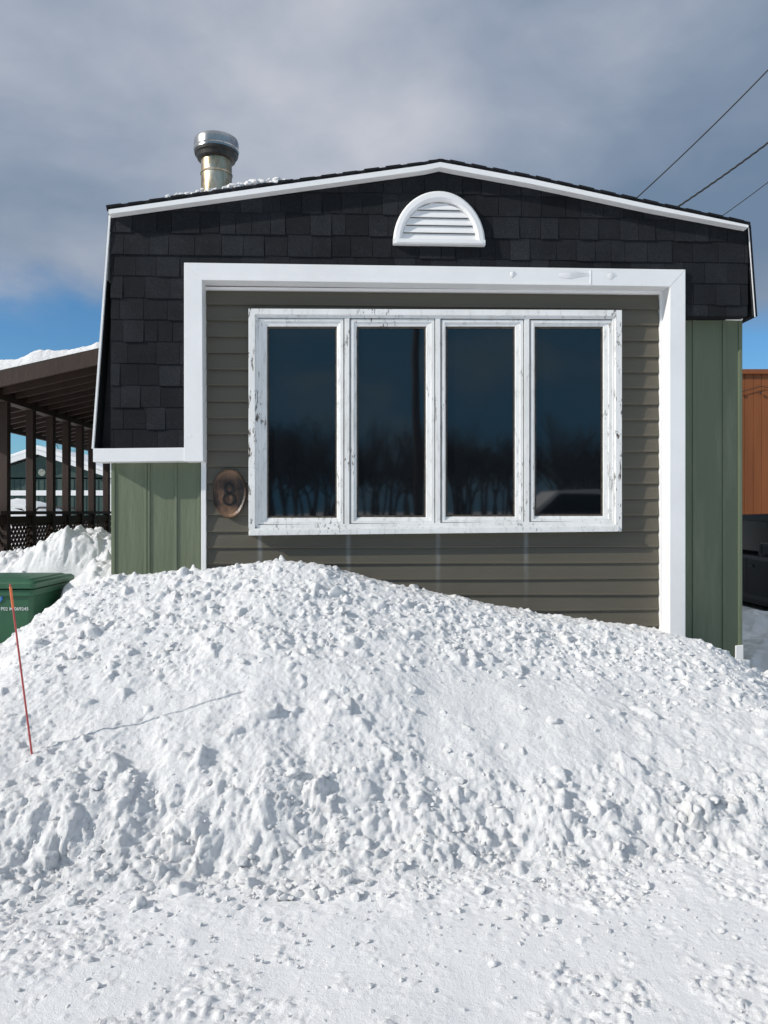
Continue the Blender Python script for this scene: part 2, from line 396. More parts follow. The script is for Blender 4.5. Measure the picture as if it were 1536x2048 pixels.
for k in range(15000):
    cx=RS.uniform(-3.8,4.2); cy=RS.uniform(3.1,6.0)
    t=float((cy-(3.24+0.09*cx))/(YC-3.24-0.09*cx))
    dens=0.18+0.60*math.exp(-((t-0.82)/0.20)**2)+0.46*math.exp(-((t-0.10)/0.16)**2)
    if cx>1.6: dens*=0.8
    if RS.rand()>dens*(1-0.92*smz(cx,cy)): continue
    r=min(0.010*math.exp(RS.randn()*0.55)+0.006,0.055)
    stamp(DSP,xs,ys,cx,cy,r,r*RS.uniform(0.3,0.7),k,1.28)
ny,nx=X.shape
def gridmesh(name,X,Y,H,extra=None):
    ny,nx=X.shape
    V=np.stack([X.ravel(),Y.ravel(),H.ravel()],1).astype(np.float32)
    idx=np.arange(ny*nx).reshape(ny,nx)
    Fq=np.stack([idx[:-1,:-1].ravel(),idx[:-1,1:].ravel(),idx[1:,1:].ravel(),idx[1:,:-1].ravel()],1)
    nq=len(Fq)
    loops=Fq.ravel().astype(np.int32); starts=np.arange(nq,dtype=np.int32)*4; tot=np.full(nq,4,dtype=np.int32)
    if extra is not None and len(extra[0]):
        EV,ET=extra; off=len(V)
        V=np.concatenate([V,EV.astype(np.float32)])
        loops=np.concatenate([loops,(ET+off).ravel().astype(np.int32)])
        starts=np.concatenate([starts,nq*4+np.arange(len(ET),dtype=np.int32)*3]); tot=np.concatenate([tot,np.full(len(ET),3,dtype=np.int32)])
    return rawmesh(name,V,loops,starts,tot)
def rawmesh(name,V,loops,starts,tot):
    me=bpy.data.meshes.new(name); me.vertices.add(len(V)); me.vertices.foreach_set('co',V.astype(np.float32).ravel())
    me.loops.add(len(loops)); me.loops.foreach_set('vertex_index',loops)
    me.polygons.add(len(starts)); me.polygons.foreach_set('loop_start',starts); me.polygons.foreach_set('loop_total',tot)
    me.polygons.foreach_set('use_smooth',np.ones(len(starts),dtype=bool)); me.update(); me.validate(); return me
import bmesh
CV=[]
for s in range(10):
    bm=bmesh.new(); bmesh.ops.create_icosphere(bm,subdivisions=3,radius=1.0)
    vs=np.array([v.co[:] for v in bm.verts]); ts=np.array([[v.index for v in f.verts] for f in bm.faces]); bm.free()
    rs=np.random.RandomState(100+s)
    for k in range(10):
        nrm=rs.randn(3); nrm/=np.linalg.norm(nrm); dd=rs.uniform(0.5,0.9)
        pr=vs@nrm; ex=np.maximum(pr-dd,0); vs=vs-np.outer(ex*0.85,nrm)
    vs*= (1+0.13*np.sin(vs[:,[1,2,0]]*5+s)+0.08*np.sin(vs[:,[2,0,1]]*12+s))
    vs*=np.array([rs.uniform(.8,1.35),rs.uniform(.7,1.1),rs.uniform(.5,.85)])
    CV.append((vs,ts))
def chunks(lst):
    VV=[];TT=[];o=0
    for (x,y,z,r) in lst:
        vs,ts=CV[RS.randint(len(CV))]
        a=RS.uniform(0,6.28); R=np.array([[math.cos(a),-math.sin(a),0],[math.sin(a),math.cos(a),0],[0,0,1]])
        b_=RS.uniform(-.6,.6); R2=np.array([[1,0,0],[0,math.cos(b_),-math.sin(b_)],[0,math.sin(b_),math.cos(b_)]])
        v=(vs*r)@R2.T@R.T+np.array([x,y,z]); VV.append(v);TT.append(ts+o);o+=len(v)
    return np.concatenate(VV),np.concatenate(TT)
def Hat(x,y):
    j=min(max(int((x-xs[0])/dx),0),nx-1); i=min(max(int((y-ys[0])/dx),0),ny-1); return H[i,j]+DSP[i,j]*gn[i,j]*.9
def ray_pile(px,py):
    a=(px-768)/F; b=(1024-py)/F
    y=3.0
    while y<6:
        if CH+b*y<=Hat(a*y,y): break
        y+=0.01
    return a*y,y,CH+b*y
for px,py,r in [(370,1660,.09),(420,1690,.07),(215,1520,.04),(230,1600,.05),(100,1680,.06),(150,1700,.06),(460,1740,.05),(290,1745,.055),(620,1700,.06),(905,1700,.07),(860,1690,.06),(800,1650,.06),(1385,1605,.05),(1240,1680,.05),(1450,1660,.05),(60,1640,.06),(520,1650,.05),(700,1680,.05)]:
    x,y,z=ray_pile(px,py); stamp(DSP,xs,ys,x,y+.02,r*1.1,r*.32,int(px),1.28)
lst=[]
for px,py,r in [(668,1138,.045),(655,1145,.03),(672,1185,.065),(692,1200,.06),(610,1192,.045),(940,1252,.055),(990,1270,.04),(1030,1275,.052),(1060,1300,.035),(840,1215,.03),(828,1168,.028),(825,1380,.035),(690,1380,.04),(695,1412,.03),(888,1425,.026),(1105,1440,.05),(1045,1415,.03),(1075,1475,.022),(745,1590,.03),(1170,1575,.022),(340,1290,.025),(520,1250,.03),(380,1220,.028),(1500,1360,.035),(1525,1430,.06),(1530,1465,.055),(1300,1300,.028),(1300,1385,.026),(1215,1330,.025),(150,1240,.045),(200,1260,.035),(110,1290,.035)]:
    x,y,z=ray_pile(px,py); lst.append((x,y,z-0.1*r,r))
for k in range(2400):
    x=RS.uniform(-3.2,3.4); t=RS.choice([RS.uniform(0.55,1.0),RS.uniform(-0.08,0.24),RS.uniform(0,1)],p=[.40,.40,.20])
    yt=3.24+0.09*x; y=yt+t*(YC-yt)
    if RS.rand()<0.95*smz(x,y): continue
    r=min(0.0075*math.exp(RS.randn()*0.6)+0.0035,0.035)
    lst.append((x,y,max(Hat(x,y),0)+0.1*r,r))
me=gridmesh("snow_pile",X-DSP*gxx/gn,Y-DSP*gyy/gn,H+DSP/gn,chunks(lst)); me.materials.append(M_snow)
pile=bpy.data.objects.new("snow_pile",me); COL.objects.link(pile)
tag(pile,"tall lumpy pile of ploughed white snow heaped against the house wall","snow pile")

# ------------------------------------------------------------------ ground sheet
def grow(a,step,end):
    out=[a];s=step
    while abs(out[-1])<end and len(out)<200:
        s*=1.25; out.append(out[-1]+s)
    return out[1:]
fx=np.arange(-3.4,3.4,0.009); gx=np.concatenate([-np.array(grow(3.4,.011,700))[::-1],fx,np.array(grow(3.4,.011,700))])
fy=np.arange(2.0,3.9,0.0085); up=[3.9];s=.01
while up[-1]<900: s*=1.2; up.append(up[-1]+s)
dn=[2.0];s=.01
while dn[-1]>-700: s*=1.25; dn.append(dn[-1]-s)
gy=np.concatenate([np.array(dn[1:])[::-1],fy[:],np.array(up)])
GX,GY=np.meshgrid(gx,gy)
near=np.exp(-(np.maximum(np.abs(GX)-3.3,0)/1.0)**2)*sstep(1.2,2.0,GY)*(1-sstep(4.2,5,GY))
GH=groundz(GX,GY)+0.0
patch=sstep(-.05,.22,fbm(GX,GY,3.2,3,97))
ntoe=sstep(2.75,3.25,GY-0.09*GX)
det=0.010*fbm(GX,GY,2.2,2,61)+(0.003+.011*ntoe)*fbm(GX,GY,9,3,71)+0.0040*fbm(GX,GY,34,3,81,.62)*(0.15+patch+1.4*ntoe)
rut=np.zeros_like(GX)
rs=np.random.RandomState(5)
for k in range(80):
    cx=rs.uniform(-2.6,2.6); cy=rs.uniform(2.15,3.0); ang=rs.choice([rs.normal(.05,.15),rs.uniform(0,3.14)]); ln=rs.uniform(.05,.14); wd=rs.uniform(.025,.05)
    j0,j1=np.searchsorted(gx,[cx-.25,cx+.25]); i0,i1=np.searchsorted(gy,[cy-.25,cy+.25])
    xx=GX[i0:i1,j0:j1]-cx; yy=GY[i0:i1,j0:j1]-cy
    p=xx*math.cos(ang)+yy*math.sin(ang); q_=-xx*math.sin(ang)+yy*math.cos(ang)
    m_=np.clip((1-(np.abs(p)/ln)**2),0,1)*np.clip((1-(np.abs(q_)/wd)**2),0,1)*sstep(-.25,.15,fbm(xx+cx,yy+cy,22,2,k))
    lug=sstep(-.2,.6,np.sin(p*2*math.pi/rs.uniform(.025,.038)+np.abs(q_)*rs.uniform(0,40)))
    rut[i0:i1,j0:j1]=rut[i0:i1,j0:j1]*(1-m_)+m_*(lug-1)*rs.uniform(.002,.0055)
crumb=np.maximum(fbm(GX,GY,42,3,95,.65)-0.06,0)*0.028*patch
GH=GH+near*(det+rut+crumb)
for k in range(2600):
    cx=RS.uniform(-3.2,3.2); cy=2.05+1.5*RS.beta(1.8,1.2); r=min(0.005*math.exp(RS.randn()*0.5)+0.0035,0.028)
    stamp(GH,gx,gy,cx,cy,r,r*RS.uniform(0.2,0.5),20000+k)
me=gridmesh("ground",GX,GY,GH); me.materials.append(M_road)
g=bpy.data.objects.new("ground",me); COL.objects.link(g); tag(g,"flat packed snow road and snowy yard",None,"structure")
lst=[]
for px,py,r in [(275,1812,.045),(560,1790,.022),(650,1790,.035),(712,1798,.03),(740,1770,.025),(1068,1760,.025),(1110,1845,.022),(1075,1840,.026),(1040,1832,.026),(1185,1815,.027),(1295,1775,.025),(1245,1795,.015),(1155,1800,.013),(1100,1790,.012),(115,1775,.03),(300,1780,.025),(530,1840,.014),(1430,1740,.025),(870,1930,.011),(510,1920,.011),(1190,1990,.013),(400,1985,.009),(1050,1870,.014)]:
    y=F*CH/(py-1024); lst.append(((px-768)/F*y,y,0.2*r,r))
for k in range(1400):
    y=2.1+1.45*RS.beta(2.4,1.1); x=RS.uniform(-2.4,2.6); r=min(0.004*math.exp(RS.randn()*0.6)+0.0022,0.02)
    lst.append((x,y+.07*x,0.25*r+0.002,r))
EV,ET=chunks(lst)
me=rawmesh("snow_chunks",EV,ET.ravel().astype(np.int32),np.arange(len(ET),dtype=np.int32)*3,np.full(len(ET),3,dtype=np.int32)); me.materials.append(M_snow)
o=bpy.data.objects.new("snow_chunks",me); COL.objects.link(o); tag(o,"loose crumbs of snow scattered over the packed road","snow","stuff")

# heap beside house (between bin and porch)
hx_=np.arange(-4.2,-2.03,0.011); hy_=np.arange(5.15,7.6,0.013); A,B=np.meshgrid(hx_,hy_)
prof_x=np.interp(A,[-4.2,-3.5,-3.05,-2.85,-2.66,-2.5,-2.3,-2.06],[.95,1.16,1.24,1.31,1.45,1.43,1.36,1.30])
HH=prof_x*np.exp(-((B-6.55)/0.62)**4)
fr_=np.interp(A,[-2.56,-2.44,-2.3,-2.2,-2.03],[0,1.02,1.14,1.18,1.20])*sstep(5.15,5.75,B+.1*fbm(A,B,3,2,139))*(1-sstep(6.6,7.2,B))
HH=np.maximum(HH,fr_)
HH+=0.10*fbm(A,B,3.5,3,131)+0.03*fbm(A,B,14,3,132,.6)+0.05*(np.abs(fbm(A,B,7,2,133))-.15)
for k in range(900):
    cx=RS.uniform(-4.1,-2.1);cy=RS.uniform(5.3,7.4);r=min(.016*math.exp(RS.randn()*.5)+.009,.06); stamp(HH,hx_,hy_,cx,cy,r,r*.6,40000+k)
e_=np.minimum((A+4.2)/.3,np.minimum((B-5.15)/.1,(7.6-B)/.3)); HH=HH*np.clip(e_,0,1)
HH=np.where((A<-2.47)&(B<5.98),np.minimum(HH,.25),HH)
me=gridmesh("snow_heap",A,B,HH); me.materials.append(M_snow)
o=bpy.data.objects.new("snow_heap",me); COL.objects.link(o); tag(o,"rough heap of shovelled snow between the bin and the porch","snow pile")
A,B=np.meshgrid(np.arange(2.78,5.0,0.015),np.arange(5.5,11.5,0.02))
HH=0.27+0.14*fbm(A,B,2.2,4,141,.55)+.05*(np.abs(fbm(A,B,5,2,143))-.1)+.20*np.exp(-((A-3.5)/.5)**2)*np.exp(-((B-6.6)/.6)**2)+.16*np.exp(-((A-4.4)/.5)**2)*np.exp(-((B-8.4)/.6)**2)
e_=np.clip(np.minimum(np.minimum((A-2.78)/.05+.9,(5.0-A)/.2),np.minimum((B-5.5)/.2,(11.5-B)/.3)),0,1); HH=HH*e_+.1*(1-e_)
me=gridmesh("snow_drift",A,B,HH); me.materials.append(M_snow)
o=bpy.data.objects.new("snow_drift",me); COL.objects.link(o); tag(o,"shaded uneven snow between house and dark car","snow","stuff")
A,B=np.meshgrid(np.arange(-14,16,0.12),np.arange(-12.5,-9.6,0.1))
HH=(1.25+.7*fbm(A,B,.5,3,151))*np.exp(-((B+11)/.8)**4)+.12*fbm(A,B,3,3,152)-.05
me=gridmesh("snowbank",A,B,HH); me.materials.append(M_snow)
o=bpy.data.objects.new("snowbank",me); COL.objects.link(o); tag(o,"low ploughed snowbank across the road from the house","snowbank")

# ------------------------------------------------------------------ HOUSE
house=empty("house",(0,D,0),TH,"mobile home end wall with black gambrel shingles and taupe siding","house")
def P2(px,py,v=0): p=L(px,py,v); return (p[0],p[2])
DEP=11.0
VW=0.13
mb=MB()
uL=U(222,VW,1000); uR=U(1485,VW,1000)
mb.box(uL,uR,VW,DEP,0.1,Z(600)); 
zt=Z(925,VW)
for j in (228,292,298,352,398): mb.box(U(j,VW)-0.009,U(j,VW)+0.009,VW-0.009,VW+0.01,0.1,zt)
for j in (1388,1448,1480): mb.box(U(j,VW)-0.013,U(j,VW)+0.013,VW-0.009,VW+0.01,0.1,Z(640,VW,1400))
finish("wall",mb,M_green,house,bevel=0.003)
mb=MB(); u0=U(411,VW-.0,800); u1=U(1326,VW-.0,800); zb=0.3; ztop=Z(560,VW); cs=0.1205
zz=Z(1256,VW)-5*cs
prof=[]
while zz<ztop:
    prof+= [(VW-0.003,zz),(VW-0.0180,zz+0.001),(VW-0.0190,zz+0.010),(VW-0.0165,zz+0.016),(VW-0.0105,zz+cs*0.6),(VW-0.0035,zz+cs-0.010),(VW-0.0025,zz+cs-0.001)]
    zz+=cs
PK=7
npts=len(prof); nsx=46; vs=[];fs=[]
for i in range(nsx+1):
    uu=u0+(u1-u0)*i/nsx
    for k,(v,z) in enumerate(prof):
        wob=0.0022*math.sin(uu*2.1+int(k/PK)*2.7)*math.sin(uu*0.7+int(k/PK)); vs.append((uu,v+wob*0.7,z+wob*0.9))
for i in range(nsx):
    for k in range(npts-1): fs.append((i*npts+k,(i+1)*npts+k,(i+1)*npts+k+1,i*npts+k+1))
mb.add(vs,fs)
finish("siding",mb,M_siding,house,fixn=False)
eL=P2(222,424); rdg_=P2(880,328); eR=P2(1494,452); bL=P2(188,897); bR=P2(1507,632)
mb=MB()
mb.prism([P2(190,895),P2(1200,895),P2(1200,632),bR,eR,rdg_,eL],VW+0.02,DEP-0.02)
finish("upper_wall",mb,M_black,house)
regs=[ [P2(189,896),P2(370,896),P2(370,300),P2(222,300),P2(222,424)],
       [P2(370,530),P2(1369,545),P2(1369,300),P2(370,300)],
       [P2(1369,632),P2(1507,632),P2(1495,452),P2(1495,300),P2(1369,300)] ]
def clip(poly,a,b):
    out=[];n=len(poly)
    def side(p): return (b[0]-a[0])*(p[1]-a[1])-(b[1]-a[1])*(p[0]-a[0])
    for i in range(n):
        p=poly[i];q_=poly[(i+1)%n];sp_=side(p);sq=side(q_)
        if sp_>=0: out.append(p)
        if (sp_>=0)!=(sq>=0):
            t=sp_/(sp_-sq); out.append((p[0]+(q_[0]-p[0])*t,p[1]+(q_[1]-p[1])*t))
    return out
roofL=(P2(222,424),rdg_); roofR=(rdg_,P2(1495,452))
conv=[]
for R in regs:
    ar=sum(R[i][0]*R[(i+1)%len(R)][1]-R[(i+1)%len(R)][0]*R[i][1] for i in range(len(R)))
    if ar<0: R=R[::-1]
    conv.append(R)
def clipall(poly,R):
    for i in range(len(R)):
        if len(poly)<3: return []
        poly=clip(poly,R[i],R[(i+1)%len(R)])
    for a,b in ((roofL[1],roofL[0]),(roofR[1],roofR[0])):
        if len(poly)<3: return []
        poly=clip(poly,a,b)
    return poly if len(poly)>=3 else []
mb=MB(); rh=0.158; row=0; z=Z(898)-0.02
while z<4.4:
    u=-2.4-random.random()*0.2
    while u<3.1:
        wd=random.choice([0.11,0.14,0.15,0.17,0.19])*random.uniform(0.92,1.08)
        lam=random.random()<0.5
        drop=0.0 if lam else 0.006
        th=0.0090 if lam else 0.0055
        th+=random.uniform(0,0.0008)
        jit=random.uniform(-.001,.001); taper=random.uniform(0,0.003)
        quad=[(u+taper,z-0.004+jit+drop),(u+wd-0.0015-taper,z-0.004+jit*-1+drop),(u+wd-0.0015,z+rh+0.010),(u,z+rh+0.010)]
        tn=random.random()*0.5+(0.4 if lam else 0)
        for R in conv:
            p=clipall(quad,R)
            if len(p)<3: continue
            vs=[];n=len(p)
            for (uu,zq) in p:
                f_=(zq-z)/rh; vs.append((uu,-th*(1.25-f_)-0.0012,zq))
            for (uu,zq) in p: vs.append((uu,0.004,zq))
            fs=[tuple(range(n))]+[(i,i+n,(i+1)%n+n,(i+1)%n) for i in range(n)]
            mb.add(vs,fs,tn)
        u+=wd
    z+=rh; row+=1
mb.prism(clipall([P2(100,900),P2(372,900),P2(372,200),P2(100,200)],conv[0]),0.0,VW+0.03,0.1)
mb.prism(clipall([P2(370,700),P2(1369,700),P2(1369,200),P2(370,200)],conv[1]),0.0,VW+0.03,0.1)
mb.prism(clipall([P2(1369,700),P2(1600,700),P2(1600,200),P2(1369,200)],conv[2]),0.0,VW+0.03,0.1)
finish("shingle_cladding",mb,M_shingle,house)
roofmb=MB()
def off(px,py): return P2(px,py,-0.07)
T=[(213,412),(545,365),(720,341),(850,323),(880,317),(908,322),(1060,350),(1300,402),(1501,444)]
top=[off(*t) for t in T]; bot=[off(t[0],t[1]+8) for t in T]
for i in range(len(T)-1):
    roofmb.prism([bot[i],bot[i+1],top[i+1],top[i]],-0.07,DEP)
for k in range(30):
    f=k/30; px=213+f*(1501-213); py=np.interp(px,[t[0] for t in T],[t[1] for t in T]); 
    px2=px+30; py2=np.interp(px2,[t[0] for t in T],[t[1] for t in T]); p=off(px,py); p2=off(min(px2,1501),py2); hgt=random.uniform(.001,.004)
    roofmb.prism([(p[0],p[1]-.012),(p2[0],p2[1]-.012),(p2[0],p2[1]+hgt*.3),(p[0],p[1]+hgt)],-0.075-random.random()*0.008,0.4)
roofmb.prism([P2(184,895),P2(190,895),P2(223,424),P2(217,420)],0.0,DEP)
roofmb.prism([P2(1505,632),P2(1512,634),P2(1499,452),P2(1493,452)],-.02,DEP)
roof=finish("roof",roofmb,M_shingle,house)
mb=MB()
thick=[10,10.5,10.5,10.5,10,10.5,10,9,6]
tp=[P2(t[0],t[1]+7,-0.085) for t in T]; bt=[P2(t[0],t[1]+7+th_,-0.085) for t,th_ in zip(T,thick)]
tp[0]=P2(217,419,-0.085); bt[0]=P2(217,428,-0.085); tp[-1]=P2(1497,450,-0.085); bt[-1]=P2(1497,455,-0.085)
for i in range(len(T)-1): mb.prism([bt[i],bt[i+1],tp[i+1],tp[i]],-0.085,-0.012)
mb.prism([P2(183,897,-.02),P2(187,897,-.02),P2(221,430,-.02),P2(217,430,-.02)],-0.02,0.10)
mb.prism([P2(1509.5,634,-.025),P2(1511,634,-.025),P2(1498,456,-.025),P2(1496.5,456,-.025)],-0.025,-.02)
finish("fascia",mb,M_trim,house,bevel=0)
mb=MB(); vf=-0.028
def tprism(pts,v0,v1,pv=None): mb.prism([P2(p[0],p[1],v0 if pv is None else pv) for p in pts],v0,v1)
tprism([(368,525),(368,923),(406,923),(404,560)][::-1],vf,VW+0.01)
tprism([(368,525),(404,560),(1340,573),(1371,539)][::-1],vf-.001,VW+0.012)
tprism([(1371,539),(1340,573),(1340,1330),(1371,1330)][::-1],vf,VW+0.01)
tprism([(186,897),(186,924),(370,922),(370,895)][::-1],vf+0.004,VW+0.008)
tprism([(402,925),(402,1330),(412,1330),(412,925)][::-1],VW-0.035,VW+0.01)
tprism([(392,552),(404,560),(1180,571),(1180,567)][::-1],vf-0.006,vf)
tprism([(411,573),(411,579),(1326,588),(1326,582)][::-1],VW-0.032,VW)
tprism([(1320,586),(1320,1330),(1328,1330),(1328,586)][::-1],VW-0.030,VW)
tprism([(1370,628),(1370,636),(1486,640),(1486,632)][::-1],VW-0.03,VW)
tprism([(1472,1292),(1472,1330),(1487,1330),(1487,1290)][::-1],VW-0.02,VW+.02)
tprism([(1180,540),(1180,572),(1183,572),(1183,540)][::-1],vf-0.004,vf+.01)
for (xa,xb,dz,cu_) in ((1118,1178,.010,.012),(1020,1032,.006,.008),(1215,1232,.005,.006)):
    n=14; vs=[]
    for i in range(n+1):
        f=i/n; px=xa+(xb-xa)*f; py=534+ (px-368)*.0155
        p0=L(px,py+8+3*math.sin(f*5),vf-.003); p1=L(px,py+1-2*math.sin(f*math.pi),vf-.003-cu_*math.sin(f*math.pi))
        vs+=[p0,(p1[0],p1[1],p1[2]+dz*math.sin(f*math.pi)*.4)]
    mb.add(vs,[(2*i,2*i+2,2*i+3,2*i+1) for i in range(n)])
finish("trim",mb,M_trim,house,bevel=0.0025)
# ---- window
wv=VW-0.045
mb=MB()
def wp(pts,v0,v1,m=None): (m or mb).prism([P2(p[0],p[1],v0) for p in pts],v0,v1)
def fr(m,x0,x1,y0a,y0b,y1a,y1b,wl,wt,wr,wb,v0,v1):
    a,b,c,d=(x0,y0a),(x1,y0b),(x1,y1b),(x0,y1a); A_,B_,C_,D_=(x0+wl,y0a+wt),(x1-wr,y0b+wt),(x1-wr,y1b-wb),(x0+wl,y1a-wb)
    for q4 in ((a,A_,B_,b),(b,B_,C_,c),(c,C_,D_,d),(d,D_,A_,a)): wp(q4,v0,v1,m)
fr(mb,497,1244,617,620,1071,1063,13,12,13,14,wv-0.035,VW)
fr(mb,508,1233,627,630,1060,1052,8,8,8,10,wv-0.022,VW)
wp([(500,1060),(500,1071),(1238,1063),(1238,1052)][::-1],wv-0.060,wv-0.034)
for x in (694,876,1054): wp([(x-5,634),(x-5,1050),(x+5,1050),(x+5,634)][::-1],wv-0.020,VW)
win=finish("window",mb,M_peel,house,bevel=0.002)
panes=[(536,672),(715,850),(893,1028),(1071,1204)]
sash=[(514,689),(699,871),(881,1049),(1059,1226)]
for i,((g0,g1),(s0,s1)) in enumerate(zip(panes,sash)):
    ta=635+i*1.0; ba=1051-i*2
    gt=655; gb=1034-i*1.2
    m=MB()
    fr(m,s0+2.2,s1-2.2,ta+2.4,ta+2.4,ba-2.4,ba-2.4,6.0,5.0,6.0,5.0,wv-0.014,VW-.02)
    def ringface(x0,x1,y0,y1,va,X0,X1,Y0,Y1,vb):
        o_=[L(x0,y0,va),L(x1,y0,va),L(x1,y1,va),L(x0,y1,va)]; n_=[L(X0,Y0,vb),L(X1,Y0,vb),L(X1,Y1,vb),L(X0,Y1,vb)]
        m.add(o_+n_,[(0,1,5,4),(1,2,6,5),(2,3,7,6),(3,0,4,7)])
    ringface(s0+8,s1-8,ta+7,ba-7,wv-0.008,g0-3,g1+3,gt-3,gb+3,wv-0.002)
    ringface(g0-3,g1+3,gt-3,gb+3,wv-0.002,g0,g1,gt,gb,wv+0.012)
    finish("sash",m,M_peel,win,bevel=0)
    m=MB(); 
    fr(m,s0-1.5,s1+1.5,ta-2,ta-2,ba+2,ba+2,5,5,5,5,wv-0.006,wv+.02)
    for q4 in (((g0-1.5,gt-1.5),(g1+1.5,gt-1.5),(g1+1.5,gt+2),(g0-1.5,gt+2)),((g0-1.5,gb-2),(g1+1.5,gb-2),(g1+1.5,gb+1.5),(g0-1.5,gb+1.5)),((g0-1.5,gt),(g0+1.5,gt),(g0+1.5,gb),(g0-1.5,gb)),((g1-1.5,gt),(g1+1.5,gt),(g1+1.5,gb),(g1-1.5,gb))):
        wp(list(q4)[::-1],wv+0.004,wv+0.012,m)
    finish("gasket",m,M_gasket,win)
    m=MB(); tilt=[0.001,-0.0015,0.0018,-0.001][i]
    a_=[L(g0-4,gt-4,wv+0.010+tilt),L(g1+4,gt-4,wv+0.010-tilt),L(g1+4,gb+4,wv+0.010-tilt),L(g0-4,gb+4,wv+0.010+tilt)]
    m.add(a_,[(0,3,2,1)])
    finish("glass",m,M_glass,win,fixn=False)
# ---- half round vent
mb=MB(); vc=P2(878,488,-0.02); Rv=0.5*(U(969)-U(786)); n=32
def arc(r,v): return [(vc[0]+r*math.cos(math.pi*i/n),v,vc[1]+(r*1.13)*math.sin(math.pi*i/n)) for i in range(n+1)]
profv=[(Rv,0.0),(Rv,-0.035),(Rv-0.012,-0.050),(Rv-0.045,-0.052),(Rv-0.060,-0.040),(Rv-0.066,-0.012),(Rv-0.066,0)]
rows=[arc(r,v) for r,v in profv]
vs=sum(rows,[]); fs=[]
for a in range(len(rows)-1):
    for i in range(n): fs.append((a*(n+1)+i,a*(n+1)+i+1,(a+1)*(n+1)+i+1,(a+1)*(n+1)+i))
mb.add(vs,fs)
mb.box(vc[0]-Rv,vc[0]+Rv,-0.050,0.0,vc[1]-0.012,vc[1]+0.026)
mb.box(vc[0]-Rv+.02,vc[0]+Rv-.02,-0.060,-0.04,vc[1]-0.006,vc[1]+0.012)
vent=finish("gable_vent",mb,M_trim,house,bevel=0.002)
mb=MB(); ri=Rv-0.062; AR=1.13
zz=vc[1]+0.026; step=0.056
while zz<vc[1]+ri*AR-0.015:
    def half(zq): 
        s_=max(0,1-((zq-vc[1])/(ri*AR))**2); return ri*math.sqrt(s_)
    h0=half(zz)-0.001; h1=half(min(zz+step,vc[1]+ri*1.12))-0.001
    mb.add([(vc[0]-h0,-0.032,zz),(vc[0]+h0,-0.032,zz),(vc[0]+h1,-0.016,zz+step*0.90),(vc[0]-h1,-0.016,zz+step*0.90),(vc[0]+h1,-0.014,zz+step*0.90),(vc[0]-h1,-0.014,zz+step*0.90),(vc[0]-h0,-0.024,zz-0.002),(vc[0]+h0,-0.024,zz-0.002)],
       [(0,1,2,3),(3,2,4,5),(5,4,7,6),(6,7,1,0)])
    zz+=step
finish("louvre",mb,M_trim,vent)
mb=MB(); pts=[(vc[0]+ (ri)*math.cos(math.pi*i/n),vc[1]+ri*AR*math.sin(math.pi*i/n)) for i in range(n+1)]
mb.prism(pts,-0.0125,-0.0105); 
finish("vent_backing",mb,M_gasket,vent)
# ---- chimney (on roof)
cv=0.85
def Lc(px,py): return L(px,py,cv)
cu=Lc(433,300)[0]; k=(D+cv)/F
zc=lambda py: Lc(433,py)[2]
mb=MB(); rp=30*k
mb.lathe([(rp,zc(420)),(rp,zc(318)),(0.01,zc(318))],cu,cv)
mb.lathe([(rp+.004,zc(352)),(rp+.007,zc(350)),(rp+.004,zc(348))],cu,cv)
ch=finish("chimney",mb,M_steel,roof,smooth=False)
mb=MB()
mb.lathe([(0.02,zc(324)),(rp+0.004,zc(324)),(37*k,zc(321)),(39*k,zc(313)),(42*k,zc(312)),(43*k,zc(307)),(30*k,zc(306)),(30*k,zc(298))],cu,cv)
finish("chimney_collar",mb,M_soot,ch)
mb=MB()
mb.lathe([(38*k,zc(308)),(43*k,zc(307)),(43.5*k,zc(289)),(43*k,zc(285)),(42*k,zc(282)),(38*k,zc(281)),(0.002,zc(280.5))],cu,cv)
mb.lathe([(43.2*k,zc(303)),(44.6*k,zc(301.5)),(43.2*k,zc(300))],cu,cv)
finish("chimney_cap",mb,M_steel2,ch)
for nm in ("chimney","chimney_collar","chimney_cap"):
    ob=bpy.data.objects[nm]; me=ob.data
    me.polygons.foreach_set('use_smooth',[True]*len(me.polygons))
    m=ob.modifiers.new("edge",'EDGE_SPLIT'); m.split_angle=math.radians(35)
# ---- snow on roof
lst=[]
def rz(u):
    us=[p[0] for p in top]; zs=[p[1] for p in top]; return float(np.interp(u,us,zs))
for k_ in range(900):
    r=random.random()
    if r<0.80: u=random.uniform(U(335),U(570))
    elif r<0.93: u=random.uniform(U(690),U(770))
    else: u=random.uniform(U(560),U(870))
    v=random.uniform(-0.05,0.45); rr=random.uniform(0.012,0.030)
    if U(440)<u<U(575): rr*=1.4
    if r>=0.80: rr*=0.6; v=random.uniform(-.05,0.05)
    lst.append((u,v,rz(u)+rr*0.15+(.03*random.random() if r<.8 else 0),rr))
EV,ET=chunks(lst)
EV=np.stack([EV[:,0]*C-EV[:,1]*S,D+EV[:,0]*S+EV[:,1]*C,EV[:,2]],1)
uu=np.arange(U(230),U(875),0.03); vv=np.arange(0.12,DEP-.3,0.06); A,B=np.meshgrid(uu,vv)
zz_=np.interp(A,[p[0] for p in top],[p[1] for p in top])
hh=zz_-0.01+np.clip(0.05+0.14*fbm(A,B,2.0,4,201),-0.02,.15)
me=gridmesh("roof_snow",A*C-B*S,D+A*S+B*C,hh,(EV,ET)); me.materials.append(M_snow)
o=bpy.data.objects.new("roof_snow",me); COL.objects.link(o); tag(o,"patchy crusts of snow left on the black roof","snow","stuff")
